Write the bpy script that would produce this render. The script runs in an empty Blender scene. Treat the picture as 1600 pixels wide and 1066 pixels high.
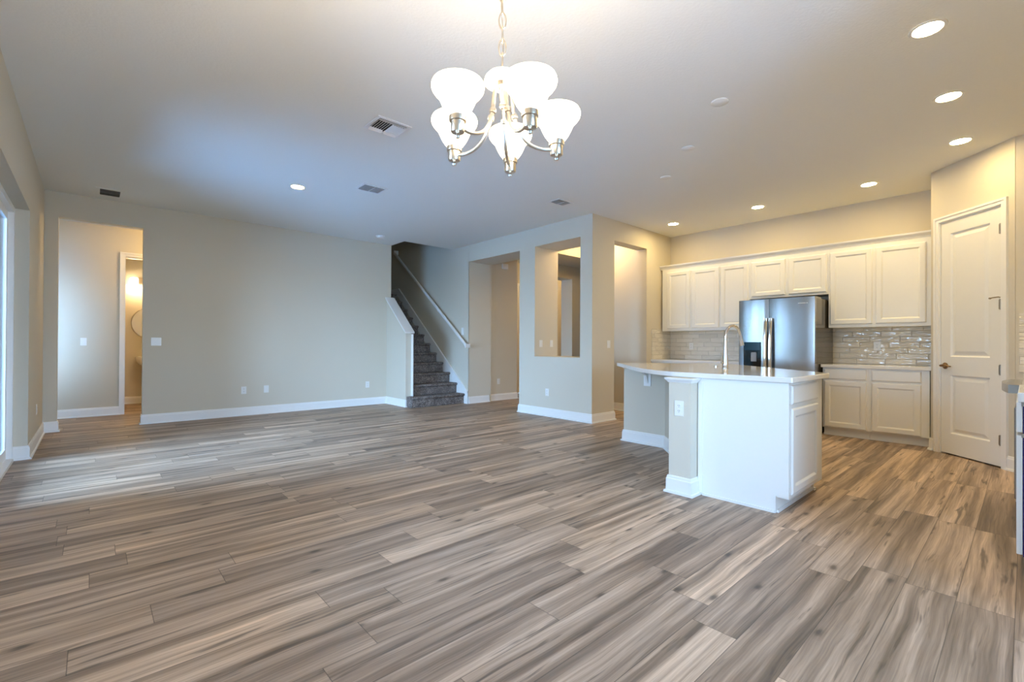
import bpy, bmesh, math, random
from mathutils import Vector, Matrix
C = bpy.context.scene.collection
scn = bpy.context.scene
PI = math.pi

# ------------------------------------------------------------------ camera
CAM_H = 1.135
yaw, pit, rol = 0.836290948, 0.00439186618, 0.00496698907
cp, sp = math.cos(pit), math.sin(pit)
fw = Vector((math.cos(yaw)*cp, math.sin(yaw)*cp, sp))
rt = Vector((math.sin(yaw), -math.cos(yaw), 0))
up = rt.cross(fw)
rt, up = rt*math.cos(rol) + up*math.sin(rol), up*math.cos(rol) - rt*math.sin(rol)
cd = bpy.data.cameras.new('camera')
cam = bpy.data.objects.new('camera', cd); C.objects.link(cam)
M = Matrix.Identity(4)
for i in range(3):
    M[i][0], M[i][1], M[i][2] = rt[i], up[i], -fw[i]
M[2][3] = CAM_H
cam.matrix_world = M
cd.sensor_width = 36; cd.lens = 726.368/1600*36
cd.shift_y = (536.5278-533)/1600
cd.clip_start = 0.02
scn.camera = cam

# ------------------------------------------------------------------ exposure, world
scn.view_settings.view_transform = 'Standard'
scn.view_settings.look = 'None'
scn.view_settings.gamma = 1
scn.view_settings.use_curve_mapping = False
scn.view_settings.exposure = 1.18
scn.cycles.use_denoising = True
scn.cycles.max_bounces = 10
scn.cycles.diffuse_bounces = 6
scn.cycles.sample_clamp_indirect = 6
scn.cycles.caustics_reflective = False
scn.cycles.caustics_refractive = False

w = bpy.data.worlds.new('world'); scn.world = w; w.use_nodes = True
nt = w.node_tree; nt.nodes.clear()
out = nt.nodes.new('ShaderNodeOutputWorld'); bg = nt.nodes.new('ShaderNodeBackground')
tc = nt.nodes.new('ShaderNodeTexCoord'); sx = nt.nodes.new('ShaderNodeSeparateXYZ')
cr = nt.nodes.new('ShaderNodeValToRGB')
mr = nt.nodes.new('ShaderNodeMapRange')
nt.links.new(tc.outputs['Generated'], sx.inputs[0])
nt.links.new(sx.outputs['Z'], mr.inputs[0])
mr.inputs[1].default_value = -1; mr.inputs[2].default_value = 1
nt.links.new(mr.outputs[0], cr.inputs[0])
e = cr.color_ramp.elements
e[0].position = 0.0; e[0].color = (.15, .20, .22, 1)
e[1].position = 1.0; e[1].color = (.26, .545, 1.0, 1)
for p, c in ((.47, (.20, .28, .30, 1)), (.50, (.31, .52, .78, 1)), (.56, (.37, .625, 1.0, 1))):
    q = e.new(p); q.color = c
nt.links.new(cr.outputs[0], bg.inputs[0])
bg.inputs[1].default_value = 18.6
nt.links.new(bg.outputs[0], out.inputs[0])

WARM = (1.0, .69, .33)
def portal(name, loc, rot, sx_, sy_):
    l = bpy.data.lights.new(name, 'AREA'); l.shape = 'RECTANGLE'; l.size = sx_; l.size_y = sy_
    l.cycles.is_portal = True
    o = bpy.data.objects.new(name, l); C.objects.link(o); o.location = loc; o.rotation_euler = rot
    return o
H = 3.07
portal('daylight_portal', (-.70, 5.54, 1.22), (0, -PI/2, 0), 2.40, 2.02)
portal('daylight_portal', (-.70, 1.95, 1.5), (0, -PI/2, 0), 1.2, .92)
portal('daylight_portal', (1.0, -2.74, 1.4), (PI/2, 0, 0), 1.8, 2.0)
portal('daylight_portal', (-1.33, 8.28, 1.48), (PI/2, 0, 0), 1.2, 1.55)

# ------------------------------------------------------------------ materials
MATS = {}
def newmat(name):
    m = bpy.data.materials.new(name); m.use_nodes = True
    b = m.node_tree.nodes['Principled BSDF']
    MATS[name] = m
    return m, m.node_tree, b
def simple(name, col, rough=.5, metal=0, bump=0, bscale=60, spec=None, tint=0.0):
    m, t, b = newmat(name)
    b.inputs['Base Color'].default_value = (*col, 1)
    b.inputs['Roughness'].default_value = rough; b.inputs['Metallic'].default_value = metal
    if spec is not None: b.inputs['Specular IOR Level'].default_value = spec
    n = t.nodes.new('ShaderNodeTexNoise'); n.inputs['Scale'].default_value = bscale; n.inputs['Detail'].default_value = 3
    g = t.nodes.new('ShaderNodeNewGeometry'); t.links.new(g.outputs['Position'], n.inputs['Vector'])
    if bump:
        bp = t.nodes.new('ShaderNodeBump'); bp.inputs['Strength'].default_value = bump; bp.inputs['Distance'].default_value = .004
        t.links.new(n.outputs[0], bp.inputs['Height']); t.links.new(bp.outputs[0], b.inputs['Normal'])
    # faint unevenness of the finish
    mx = t.nodes.new('ShaderNodeMix'); mx.data_type = 'RGBA'
    mx.inputs[6].default_value = (*[c*(1-tint) for c in col], 1); mx.inputs[7].default_value = (*[min(1, c*(1+tint)) for c in col], 1)
    if tint:
        t.links.new(n.outputs[0], mx.inputs[0]); t.links.new(mx.outputs[2], b.inputs['Base Color'])
    return m
simple('wall_paint', (.63, .575, .468), .75, bump=.10, bscale=170, tint=.02)
simple('ceiling_paint', (.77, .765, .72), .9, bump=.35, bscale=55, tint=.02)
simple('trim_white', (.82, .81, .785), .35, tint=.01)
simple('cabinet_white', (.81, .80, .755), .38, tint=.01)
simple('door_white', (.80, .79, .75), .38, tint=.01)
simple('plastic_white', (.80, .79, .76), .3)
simple('vent_white', (.74, .73, .72), .45)
simple('dark_void', (.01, .01, .012), .8)
simple('slot_grey', (.10, .10, .10), .5)
simple('chrome', (.72, .70, .67), .12, 1)
simple('nickel', (.72, .64, .53), .28, 1)
simple('bronze', (.34, .22, .12), .3, 1)
simple('hinge_metal', (.38, .34, .29), .32, 1)
simple('black_gloss', (.006, .007, .009), .06)
simple('panel_blue', (.01, .035, .06), .08)
simple('grey_plastic', (.32, .34, .36), .3)
simple('navy_side', (.008, .007, .13), .12)
simple('fridge_side', (.16, .145, .13), .12, .6)
simple('mirror_glass', (.9, .9, .9), .02, 1)
simple('porcelain', (.85, .84, .80), .12)
simple('blind_white', (.82, .82, .80), .5)
simple('lettering', (.75, .75, .74), .35, .3)
simple('quartz', (.80, .785, .755), .07, tint=.03, bscale=25)
simple('bounce_ground', (.38, .47, .56), .9, tint=.15, bscale=3)  # tinted for the blue bounce light it sends indoors

def steel():
    m, t, b = newmat('stainless')
    b.inputs['Metallic'].default_value = 1; b.inputs['Base Color'].default_value = (.37, .365, .36, 1)
    b.inputs['Roughness'].default_value = .2
    b.inputs['Anisotropic'].default_value = .3
    g = t.nodes.new('ShaderNodeNewGeometry'); mp = t.nodes.new('ShaderNodeMapping')
    mp.inputs['Scale'].default_value = (7, 7, .9)
    n = t.nodes.new('ShaderNodeTexNoise'); n.inputs['Scale'].default_value = 1.0; n.inputs['Detail'].default_value = 1
    bp = t.nodes.new('ShaderNodeBump'); bp.inputs['Strength'].default_value = .14; bp.inputs['Distance'].default_value = .02
    t.links.new(g.outputs['Position'], mp.inputs[0]); t.links.new(mp.outputs[0], n.inputs['Vector'])
    t.links.new(n.outputs[0], bp.inputs['Height']); t.links.new(bp.outputs[0], b.inputs['Normal'])
steel()
def emis(name, col, s, base=(.9, .88, .84)):
    m, t, b = newmat(name)
    b.inputs['Base Color'].default_value = (*base, 1); b.inputs['Roughness'].default_value = .4
    b.inputs['Emission Color'].default_value = (*col, 1); b.inputs['Emission Strength'].default_value = s
emis('can_lens', (1, .75, .35), 100)
emis('opal_glass', (1, .84, .60), 2.6)
emis('bath_glass', (1, .80, .50), 5)
emis('bulb_glow', (1, .8, .5), 12)

def glass():
    m, t, b = newmat('window_glass')
    t.nodes.remove(b)
    o = t.nodes['Material Output']
    tr = t.nodes.new('ShaderNodeBsdfTransparent'); gl = t.nodes.new('ShaderNodeBsdfGlossy'); gl.inputs['Roughness'].default_value = .02
    fr = t.nodes.new('ShaderNodeFresnel'); fr.inputs['IOR'].default_value = 1.45
    mx = t.nodes.new('ShaderNodeMixShader')
    t.links.new(fr.outputs[0], mx.inputs[0]); t.links.new(tr.outputs[0], mx.inputs[1]); t.links.new(gl.outputs[0], mx.inputs[2])
    t.links.new(mx.outputs[0], o.inputs['Surface'])
glass()

def mathn(t, op, a, b=None, c=None):
    n = t.nodes.new('ShaderNodeMath'); n.operation = op
    for i, v in enumerate((a, b, c)):
        if v is None: continue
        if isinstance(v, (int, float)): n.inputs[i].default_value = v
        else: t.links.new(v, n.inputs[i])
    return n.outputs[0]
def ramp(t, fac, stops):
    r = t.nodes.new('ShaderNodeValToRGB'); t.links.new(fac, r.inputs[0])
    e = r.color_ramp.elements
    e[0].position, e[0].color = stops[0][0], (*stops[0][1], 1)
    e[1].position, e[1].color = stops[-1][0], (*stops[-1][1], 1)
    for p, c in stops[1:-1]:
        q = e.new(p); q.color = (*c, 1)
    return r.outputs[0]
def mixc(t, fac, a, b, mode='MIX'):
    n = t.nodes.new('ShaderNodeMix'); n.data_type = 'RGBA'; n.blend_type = mode
    for i, v in ((0, fac), (6, a), (7, b)):
        if isinstance(v, (int, float)): n.inputs[i].default_value = v
        elif isinstance(v, tuple): n.inputs[i].default_value = (*v, 1)
        else: t.links.new(v, n.inputs[i])
    return n.outputs[2]
def noise(t, vec, scale=1, detail=4, rough=.55, dist=0):
    n = t.nodes.new('ShaderNodeTexNoise'); n.inputs['Scale'].default_value = scale; n.inputs['Detail'].default_value = detail
    n.inputs['Roughness'].default_value = rough; n.inputs['Distortion'].default_value = dist
    t.links.new(vec, n.inputs['Vector']); return n.outputs[0]
def comb(t, x, y, z):
    n = t.nodes.new('ShaderNodeCombineXYZ')
    for i, v in enumerate((x, y, z)):
        if isinstance(v, (int, float)): n.inputs[i].default_value = v
        else: t.links.new(v, n.inputs[i])
    return n.outputs[0]

def plank_floor():
    m, t, b = newmat('plank_floor')
    g = t.nodes.new('ShaderNodeNewGeometry'); s = t.nodes.new('ShaderNodeSeparateXYZ'); t.links.new(g.outputs['Position'], s.inputs[0])
    X, Y = s.outputs[0], s.outputs[1]
    v = mathn(t, 'DIVIDE', mathn(t, 'SUBTRACT', Y, 3.093-18), .18)
    row = mathn(t, 'FLOOR', v); fv = mathn(t, 'FRACT', v)
    wn = t.nodes.new('ShaderNodeTexWhiteNoise'); wn.noise_dimensions = '1D'; t.links.new(row, wn.inputs['W'])
    u = mathn(t, 'ADD', mathn(t, 'DIVIDE', mathn(t, 'ADD', X, 20), 1.22), mathn(t, 'MULTIPLY', wn.outputs['Value'], 7.3))
    col = mathn(t, 'FLOOR', u); fu = mathn(t, 'FRACT', u)
    w2 = t.nodes.new('ShaderNodeTexWhiteNoise'); w2.noise_dimensions = '2D'; t.links.new(comb(t, row, col, 0), w2.inputs['Vector'])
    pid = w2.outputs['Value']
    sc = t.nodes.new('ShaderNodeSeparateColor'); t.links.new(w2.outputs['Color'], sc.inputs[0])
    r1, r2, r3 = sc.outputs[0], sc.outputs[1], sc.outputs[2]
    # grain coordinates, shifted plank by plank, stretched along the plank
    gx = mathn(t, 'ADD', X, mathn(t, 'MULTIPLY', r1, 53))
    gy = mathn(t, 'ADD', Y, mathn(t, 'MULTIPLY', r2, 37))
    wav = noise(t, comb(t, mathn(t, 'MULTIPLY', gx, 1.6), mathn(t, 'MULTIPLY', gy, 3.0), r3), 1, 2)
    gyw = mathn(t, 'ADD', gy, mathn(t, 'MULTIPLY', wav, .045))
    broad = noise(t, comb(t, mathn(t, 'MULTIPLY', gx, .6), mathn(t, 'MULTIPLY', gyw, 16), r3), 1, 4, .55)
    fine = noise(t, comb(t, mathn(t, 'MULTIPLY', gx, 2.6), mathn(t, 'MULTIPLY', gyw, 125), r3), 1, 5, .65)
    saw = noise(t, comb(t, mathn(t, 'MULTIPLY', gx, 60), mathn(t, 'MULTIPLY', gyw, 7), r3), 1, 2, .5)
    base = ramp(t, broad, [(.24, (.135, .100, .075)), (.42, (.305, .224, .165)), (.56, (.495, .37, .276)), (.72, (.70, .538, .41))])
    c1 = mixc(t, mathn(t, 'SMOOTH_MIN', 1.0, mathn(t, 'MAXIMUM', 0.0, mathn(t, 'MULTIPLY', mathn(t, 'SUBTRACT', fine, .28), 2.2)), .05), (.50, .47, .44), (1.18, 1.18, 1.16))
    colr = mixc(t, .8, base, c1, 'MULTIPLY')
    tone = ramp(t, pid, [(0, (.80, .78, .77)), (.35, (.95, .93, .92)), (.7, (1.07, 1.05, 1.02)), (1, (1.22, 1.18, 1.12))])
    colr = mixc(t, 1.0, colr, tone, 'MULTIPLY')
    grey = mixc(t, 1.0, colr, (.86, .93, 1.03), 'MULTIPLY')
    colr = mixc(t, mathn(t, 'MULTIPLY', r3, .25), colr, grey)
    # dark mineral streaks along the grain
    stn = noise(t, comb(t, mathn(t, 'MULTIPLY', gx, 1.9), mathn(t, 'MULTIPLY', gyw, 26), r1), 1, 3, .6, .3)
    stm = ramp(t, stn, [(.60, (0, 0, 0)), (.68, (1, 1, 1))])
    colr = mixc(t, mathn(t, 'MULTIPLY', stm, .66), colr, (.06, .045, .036))
    # knots
    vo = t.nodes.new('ShaderNodeTexVoronoi'); vo.feature = 'F1'; vo.voronoi_dimensions = '2D'; vo.inputs['Scale'].default_value = 1
    dn = noise(t, comb(t, mathn(t, 'MULTIPLY', gx, 14), mathn(t, 'MULTIPLY', gy, 22), 0), 1, 2)
    t.links.new(comb(t, mathn(t, 'ADD', mathn(t, 'MULTIPLY', gx, 1.5), mathn(t, 'MULTIPLY', dn, .05)), mathn(t, 'ADD', mathn(t, 'MULTIPLY', gy, 3.6), mathn(t, 'MULTIPLY', dn, .07)), 0), vo.inputs['Vector'])
    kd = t.nodes.new('ShaderNodeSeparateColor'); t.links.new(vo.outputs['Color'], kd.inputs[0])
    kd_ = mathn(t, 'ADD', vo.outputs['Distance'], mathn(t, 'MULTIPLY', mathn(t, 'GREATER_THAN', kd.outputs[0], .45), 1))
    kn = ramp(t, kd_, [(.018, (1, 1, 1)), (.034, (.8, .8, .8)), (.06, (.28, .28, .28)), (.11, (0, 0, 0))])
    colr = mixc(t, mathn(t, 'MULTIPLY', kn, .8), colr, (.05, .036, .028))
    # seams between the planks
    ev = mathn(t, 'MINIMUM', fv, mathn(t, 'SUBTRACT', 1, fv)); eu = mathn(t, 'MINIMUM', fu, mathn(t, 'SUBTRACT', 1, fu))
    sm = mathn(t, 'MAXIMUM', mathn(t, 'LESS_THAN', ev, .009), mathn(t, 'LESS_THAN', eu, .0013))
    colr = mixc(t, mathn(t, 'MULTIPLY', sm, .6), colr, (.04, .03, .024))
    t.links.new(colr, b.inputs['Base Color']); b.inputs['Specular IOR Level'].default_value = .36
    ro = mathn(t, 'ADD', .38, mathn(t, 'MULTIPLY', fine, .18)); t.links.new(ro, b.inputs['Roughness'])
    hgt = mathn(t, 'SUBTRACT', mathn(t, 'ADD', mathn(t, 'MULTIPLY', fine, .5), mathn(t, 'MULTIPLY', saw, .25)), mathn(t, 'MULTIPLY', sm, 1.2))
    bp = t.nodes.new('ShaderNodeBump'); bp.inputs['Strength'].default_value = .25; bp.inputs['Distance'].default_value = .002
    t.links.new(hgt, bp.inputs['Height']); t.links.new(bp.outputs[0], b.inputs['Normal'])
plank_floor()

def glazed_tile():
    m, t, b = newmat('glazed_tile')
    g = t.nodes.new('ShaderNodeNewGeometry'); s = t.nodes.new('ShaderNodeSeparateXYZ'); t.links.new(g.outputs['Position'], s.inputs[0])
    uu = mathn(t, 'ADD', s.outputs[0], s.outputs[1])
    v = mathn(t, 'DIVIDE', mathn(t, 'SUBTRACT', s.outputs[2], .91), .0725)
    row = mathn(t, 'FLOOR', v); fv = mathn(t, 'FRACT', v)
    u = mathn(t, 'ADD', mathn(t, 'DIVIDE', uu, .305), mathn(t, 'MULTIPLY', row, .37))
    col = mathn(t, 'FLOOR', u); fu = mathn(t, 'FRACT', u)
    w2 = t.nodes.new('ShaderNodeTexWhiteNoise'); w2.noise_dimensions = '2D'; t.links.new(comb(t, row, col, 0), w2.inputs['Vector'])
    ev = mathn(t, 'MINIMUM', fv, mathn(t, 'SUBTRACT', 1, fv)); eu = mathn(t, 'MINIMUM', fu, mathn(t, 'SUBTRACT', 1, fu))
    gr = mathn(t, 'MAXIMUM', mathn(t, 'LESS_THAN', ev, .024), mathn(t, 'LESS_THAN', eu, .006))
    c = ramp(t, w2.outputs['Value'], [(0, (.68, .63, .54)), (1, (.80, .745, .65))])
    c = mixc(t, gr, c, (.46, .42, .36))
    t.links.new(c, b.inputs['Base Color'])
    t.links.new(mathn(t, 'ADD', .045, mathn(t, 'MULTIPLY', gr, .5)), b.inputs['Roughness'])
    b.inputs['Specular IOR Level'].default_value = .7
    n1 = noise(t, comb(t, mathn(t, 'MULTIPLY', uu, 9), mathn(t, 'ADD', mathn(t, 'MULTIPLY', s.outputs[2], 30), mathn(t, 'MULTIPLY', row, 5.1)), mathn(t, 'MULTIPLY', w2.outputs['Value'], 20)), 1, 1.5)
    edge = ramp(t, mathn(t, 'MINIMUM', mathn(t, 'MULTIPLY', ev, 1), mathn(t, 'MULTIPLY', eu, 4.2)), [(0, (0, 0, 0)), (.12, (1, 1, 1))])
    hgt = mathn(t, 'ADD', mathn(t, 'MULTIPLY', n1, 1.0), mathn(t, 'MULTIPLY', edge, .22))
    bp = t.nodes.new('ShaderNodeBump'); bp.inputs['Strength'].default_value = 1.0; bp.inputs['Distance'].default_value = .018
    t.links.new(hgt, bp.inputs['Height']); t.links.new(bp.outputs[0], b.inputs['Normal'])
glazed_tile()
def carpet():
    m, t, b = newmat('carpet')
    g = t.nodes.new('ShaderNodeNewGeometry')
    n1 = noise(t, g.outputs['Position'], 55, 5, .75); n2 = noise(t, g.outputs['Position'], 9, 3, .6)
    c = ramp(t, mathn(t, 'ADD', mathn(t, 'MULTIPLY', n1, .75), mathn(t, 'MULTIPLY', n2, .25)), [(.34, (.045, .038, .035)), (.5, (.19, .16, .145)), (.64, (.46, .40, .36))])
    t.links.new(c, b.inputs['Base Color']); b.inputs['Roughness'].default_value = 1; b.inputs['Specular IOR Level'].default_value = .1
    bp = t.nodes.new('ShaderNodeBump'); bp.inputs['Strength'].default_value = .8; bp.inputs['Distance'].default_value = .012
    t.links.new(n1, bp.inputs['Height']); t.links.new(bp.outputs[0], b.inputs['Normal'])
carpet()

# ------------------------------------------------------------------ mesh helpers
class MB:
    def __init__(s): s.bm = bmesh.new()
    def quad(s, *p):
        return s.bm.faces.new([s.bm.verts.new(q) for q in p])
    def poly_prism(s, pts, axis_vec, base=None):
        """pts: 3D polygon, extruded along axis_vec."""
        a = [s.bm.verts.new(p) for p in pts]; av = Vector(axis_vec)
        b = [s.bm.verts.new(Vector(p)+av) for p in pts]
        s.bm.faces.new(a[::-1]); s.bm.faces.new(b)
        n = len(a)
        for i in range(n):
            s.bm.faces.new((a[i], a[(i+1) % n], b[(i+1) % n], b[i]))
    def prism(s, pts, z0, z1): s.poly_prism([(x, y, z0) for x, y in pts], (0, 0, z1-z0))
    def box(s, x0, x1, y0, y1, z0, z1):
        x0, x1 = sorted((x0, x1)); y0, y1 = sorted((y0, y1)); z0, z1 = sorted((z0, z1))
        s.prism([(x0, y0), (x1, y0), (x1, y1), (x0, y1)], z0, z1)
    def obox(s, o, u, n, a0, a1, d0, d1, z0, z1):
        """box in a frame: along u from a0 to a1, along n from d0 to d1, height z0..z1; o plan origin."""
        P = lambda a, d: (o[0]+u[0]*a+n[0]*d, o[1]+u[1]*a+n[1]*d)
        s.prism([P(a0, d0), P(a1, d0), P(a1, d1), P(a0, d1)], z0, z1)
    def loops(s, loops, cap0=False, cap1=True, closed=True):
        vs = [[s.bm.verts.new(p) for p in L] for L in loops]
        for A, B in zip(vs, vs[1:]):
            n = len(A)
            for i in range(n if closed else n-1):
                j = (i+1) % n
                try: s.bm.faces.new((A[i], A[j], B[j], B[i]))
                except ValueError: pass
        if cap0: s.bm.faces.new(vs[0][::-1])
        if cap1: s.bm.faces.new(vs[-1])
    def lathe(s, prof, c=(0, 0, 0), axis=(0, 0, 1), seg=28, cap0=False, cap1=False):
        ax = Vector(axis).normalized(); t = Vector((1, 0, 0)) if abs(ax.x) < .9 else Vector((0, 1, 0))
        e1 = ax.cross(t).normalized(); e2 = ax.cross(e1)
        L = []
        for r, h in prof:
            L.append([Vector(c)+ax*h+(e1*math.cos(2*PI*k/seg)+e2*math.sin(2*PI*k/seg))*max(r, 1e-4) for k in range(seg)])
        s.loops(L, cap0, cap1)
    def tube(s, pts, r, seg=10, cap=True):
        pts = [Vector(p) for p in pts]; L = []
        rr = r if isinstance(r, (list, tuple)) else [r]*len(pts)
        prev = None
        for i, p in enumerate(pts):
            d = (pts[min(i+1, len(pts)-1)]-pts[max(i-1, 0)]).normalized()
            if prev is None:
                t = Vector((0, 0, 1)) if abs(d.z) < .9 else Vector((1, 0, 0)); e1 = d.cross(t).normalized()
            else: e1 = (prev-d*prev.dot(d)).normalized()
            prev = e1; e2 = d.cross(e1)
            L.append([p+(e1*math.cos(2*PI*k/seg)+e2*math.sin(2*PI*k/seg))*rr[i] for k in range(seg)])
        s.loops(L, cap, cap)
    def sphere(s, c, r, seg=16):
        n = 8
        s.lathe([(r*math.sin(PI*i/n), -r*math.cos(PI*i/n)) for i in range(n+1)], c, seg=seg)
    def panel(s, o, u, n, wdt, z0, z1, th, rail=.055, flat=False):
        """cabinet door or drawer front with a recessed panel; o: plan point of one lower end, u along, n outward."""
        def R(ins, d):
            f = lambda a, z: Vector((o[0]+u[0]*a+n[0]*d, o[1]+u[1]*a+n[1]*d, z))
            return [f(ins, z0+ins), f(wdt-ins, z0+ins), f(wdt-ins, z1-ins), f(ins, z1-ins)]
        L = [R(0, 0), R(0, th*.55), R(.004, th*.8), R(.010, th)]
        if flat: L += [R(.022, th)]
        else: L += [R(rail, th), R(rail+.004, th-.002), R(rail+.014, th-.009), R(rail+.018, th-.010)]
        s.loops(L, True, True)
    def build(s, name, mat, parent=None, smooth=False, bevel=0, kind=None, angle=40):
        bmesh.ops.remove_doubles(s.bm, verts=s.bm.verts, dist=1e-5)
        bmesh.ops.recalc_face_normals(s.bm, faces=s.bm.faces)
        root = parent
        while root is not None and root.parent: root = root.parent
        if root is not None and root.type == 'EMPTY':
            bmesh.ops.translate(s.bm, vec=-root.location, verts=s.bm.verts)
        elif root is None and kind is None:                   # a thing of one mesh: origin at its base centre
            xs = [v.co for v in s.bm.verts]
            cx = sum(min(v[i] for v in xs)+max(v[i] for v in xs) for i in (0,))/2
            cy = (min(v[1] for v in xs)+max(v[1] for v in xs))/2; cz = min(v[2] for v in xs)
            off = Vector((cx, cy, cz)); bmesh.ops.translate(s.bm, vec=-off, verts=s.bm.verts)
        me = bpy.data.meshes.new(name); s.bm.to_mesh(me); s.bm.free()
        if smooth:
            for p in me.polygons: p.use_smooth = True
            try: me.set_sharp_from_angle(angle=math.radians(angle))
            except Exception: pass
        me.materials.append(MATS[mat])
        o = bpy.data.objects.new(name, me); C.objects.link(o)
        if parent is not None: o.parent = parent
        elif kind is None: o.location = off
        if bevel:
            md = o.modifiers.new('edge', 'BEVEL'); md.width = bevel; md.segments = 2; md.limit_method = 'ANGLE'; md.angle_limit = math.radians(40)
        if kind: o['kind'] = kind
        return o
def tag(o, label, cat, group=None):
    o['label'] = label; o['category'] = cat
    if group: o['group'] = group
    return o
def thing(name, loc, label=None, cat=None, group=None, kind=None):
    o = bpy.data.objects.new(name, None); C.objects.link(o); o.location = loc; o.empty_display_size = .1
    if label: tag(o, label, cat, group)
    if kind: o['kind'] = kind
    bpy.context.view_layer.update()
    return o
def dup(root, delta, label, group=None):
    r = root.copy(); C.objects.link(r); r.location = root.location+Vector(delta); r['label'] = label
    if group: r['group'] = group
    for ch in list(root.children):
        c = ch.copy(); C.objects.link(c); c.parent = r
        for g in list(ch.children):
            d = g.copy(); C.objects.link(d); d.parent = c
    return r
def struct(mb, name, mat, parent=None, **k):
    return mb.build(name, mat, parent, kind='structure', **k)
def wall_mb(mb, p0, p1, nvec, th, z0, z1, openings=()):
    """solid wall from p0 to p1 whose visible face passes through them; thickness th along nvec; openings (a0,a1,z0,z1)."""
    p0 = Vector(p0); p1 = Vector(p1); u = (p1-p0); L = u.length; u /= L; n = Vector(nvec).normalized()
    cuts = sorted({0, L, *[o[0] for o in openings], *[o[1] for o in openings]})
    for a, b in zip(cuts, cuts[1:]):
        if b-a < 1e-6: continue
        zs = [(z0, z1)]
        for o in openings:
            if o[0] <= a+1e-6 and o[1] >= b-1e-6:
                nz = []
                for q0, q1 in zs:
                    if o[2] > q0: nz.append((q0, min(q1, o[2])))
                    if o[3] < q1: nz.append((max(q0, o[3]), q1))
                zs = nz
        for q0, q1 in zs:
            if q1-q0 > 1e-6: mb.obox(p0, u, n, a, b, 0, th, q0, q1)
    return mb
def wall(name, *a, **k):
    return struct(wall_mb(MB(), *a), name, 'wall_paint')
BASE = [(0, .135), (.006, .135), (.010, .128), (.011, .115), (.015, .108), (.016, .022), (.028, .018), (.030, .002), (0, .002)]
def sweep_base(mb, path, prof=BASE, side=1, z=0):
    """baseboard along a plan polyline; the wall lies to one side, the board grows to side*left normal."""
    P = [Vector(p) for p in path]; L = []
    for i, p in enumerate(P):
        ns = []
        for q0, q1 in ((i-1, i), (i, i+1)):
            if 0 <= q0 and q1 < len(P):
                d = (P[q1]-P[q0]).normalized(); ns.append(Vector((-d.y, d.x))*side)
        if len(ns) == 2:
            m = (ns[0]+ns[1]).normalized(); m = m/max(.3, m.dot(ns[0]))
        else: m = ns[0]
        L.append([Vector((p.x+m.x*o, p.y+m.y*o, z+h)) for o, h in prof])
    mb.loops(L, True, True)
    return mb
def baseboard(name, *paths, side=1):
    mb = MB()
    for p in paths: sweep_base(mb, p, side=side)
    return struct(mb, name, 'trim_white')

# ------------------------------------------------------------------ the shell
XL, YG, XP, YP, XK = -.46, 8.31, 5.41, 4.25, 7.63
m = MB(); m.box(-.62, 10.2, -2.8, 12.2, -.10, 0); m.box(-2.4, -.62, 8.31, 12.2, -.10, 0); struct(m, 'floor', 'plank_floor')
m = MB()
m.box(-.62, 7.76, -2.8, 7.80, H, H+.28); m.box(-.62, 4.32, 7.80, 8.43, H, H+.28); m.box(5.53, 10.2, 7.80, 8.43, H, H+.28)
m.box(7.76, 10.2, -.8, 7.80, H, H+.28); m.box(5.53, 10.2, 8.43, 12.2, H, H+.28)
struct(m, 'ceiling', 'ceiling_paint')
m = MB(); m.box(-2.4, 4.2, 8.43, 12.2, 2.98, 3.2); struct(m, 'ceiling_hallway', 'ceiling_paint')
m = MB(); m.box(4.2, 5.53, 7.68, 12.2, 5.6, 5.75); struct(m, 'ceiling_stairwell', 'ceiling_paint')

wall('wall_left', (XL, -2.65), (XL, 8.43), (-1, 0), .16, 0, H, [(7.2, 9.18, 0, 2.43), (4.15, 5.05, .9, 2.1)])
wall('wall_back', (XL, YG), (4.32, YG), (0, 1), .12, 0, H, [(.13, .985, 0, 2.755)])
wall('wall_rear', (-.62, -2.65), (2.72, -2.65), (0, -1), .12, 0, H, [(.72, 2.52, .4, 2.4)])
wall('wall_dining', (2.6, -2.65), (2.6, -.62), (1, 0), .12, 0, H)
wall('wall_range', (2.6, -.62), (7.75, -.62), (0, -1), .12, 0, H)
wall('wall_return', (6.26, .068), (6.26, -.62), (1, 0), .12, 0, H)
DU = Vector((-1, -1)).normalized(); DN = Vector((-1, 1)).normalized()     # pantry wall: along, and outward
DP = Vector((6.90, .712))
wall('wall_pantry', DP, DP+DU*.905, -DN, .12, 0, H, [(.112, .792, 0, 2.485)])
wall('wall_cabinet_end', (6.90, .712), (7.63, .712), (0, -1), .12, 0, H)
wall('wall_kitchen', (XK, -.74), (XK, 4.44), (1, 0), .12, 0, H)
wall('wall_passage', (XP, YP), (XK, YP), (0, 1), .19, 0, H, [(.542, 1.446, 0, 2.757)])
m = wall_mb(MB(), (XP, 4.44), (XP, 7.25), (1, 0), .56, 0, H, [(.035, .996, .955, 2.766), (1.363, 2.80, 0, 2.75)])
m.box(XP, XP+.56, 7.24, 7.42, 0, H)
struct(m, 'wall_post', 'wall_paint')
wall('wall_stair', (XP, 7.42), (XP, 11.3), (1, 0), .12, 0, 5.6)
m = MB(); m.box(4.20, 4.32, 8.43, 11.3, 0, 5.6); m.box(4.20, 4.32, 7.68, 8.43, H+.28, 5.6); struct(m, 'wall_stair_inner', 'wall_paint')
m = MB(); m.box(4.20, 5.53, 11.18, 11.3, 0, 5.6); struct(m, 'wall_stair_far', 'wall_paint')
m = MB(); m.box(4.20, 5.53, 7.68, 7.80, H+.28, 5.6); struct(m, 'wall_stair_front', 'wall_paint')
m = MB(); m.box(5.41, 5.53, 7.68, 7.80, H+.28, 5.6); struct(m, 'wall_stair_side', 'wall_paint')
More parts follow.
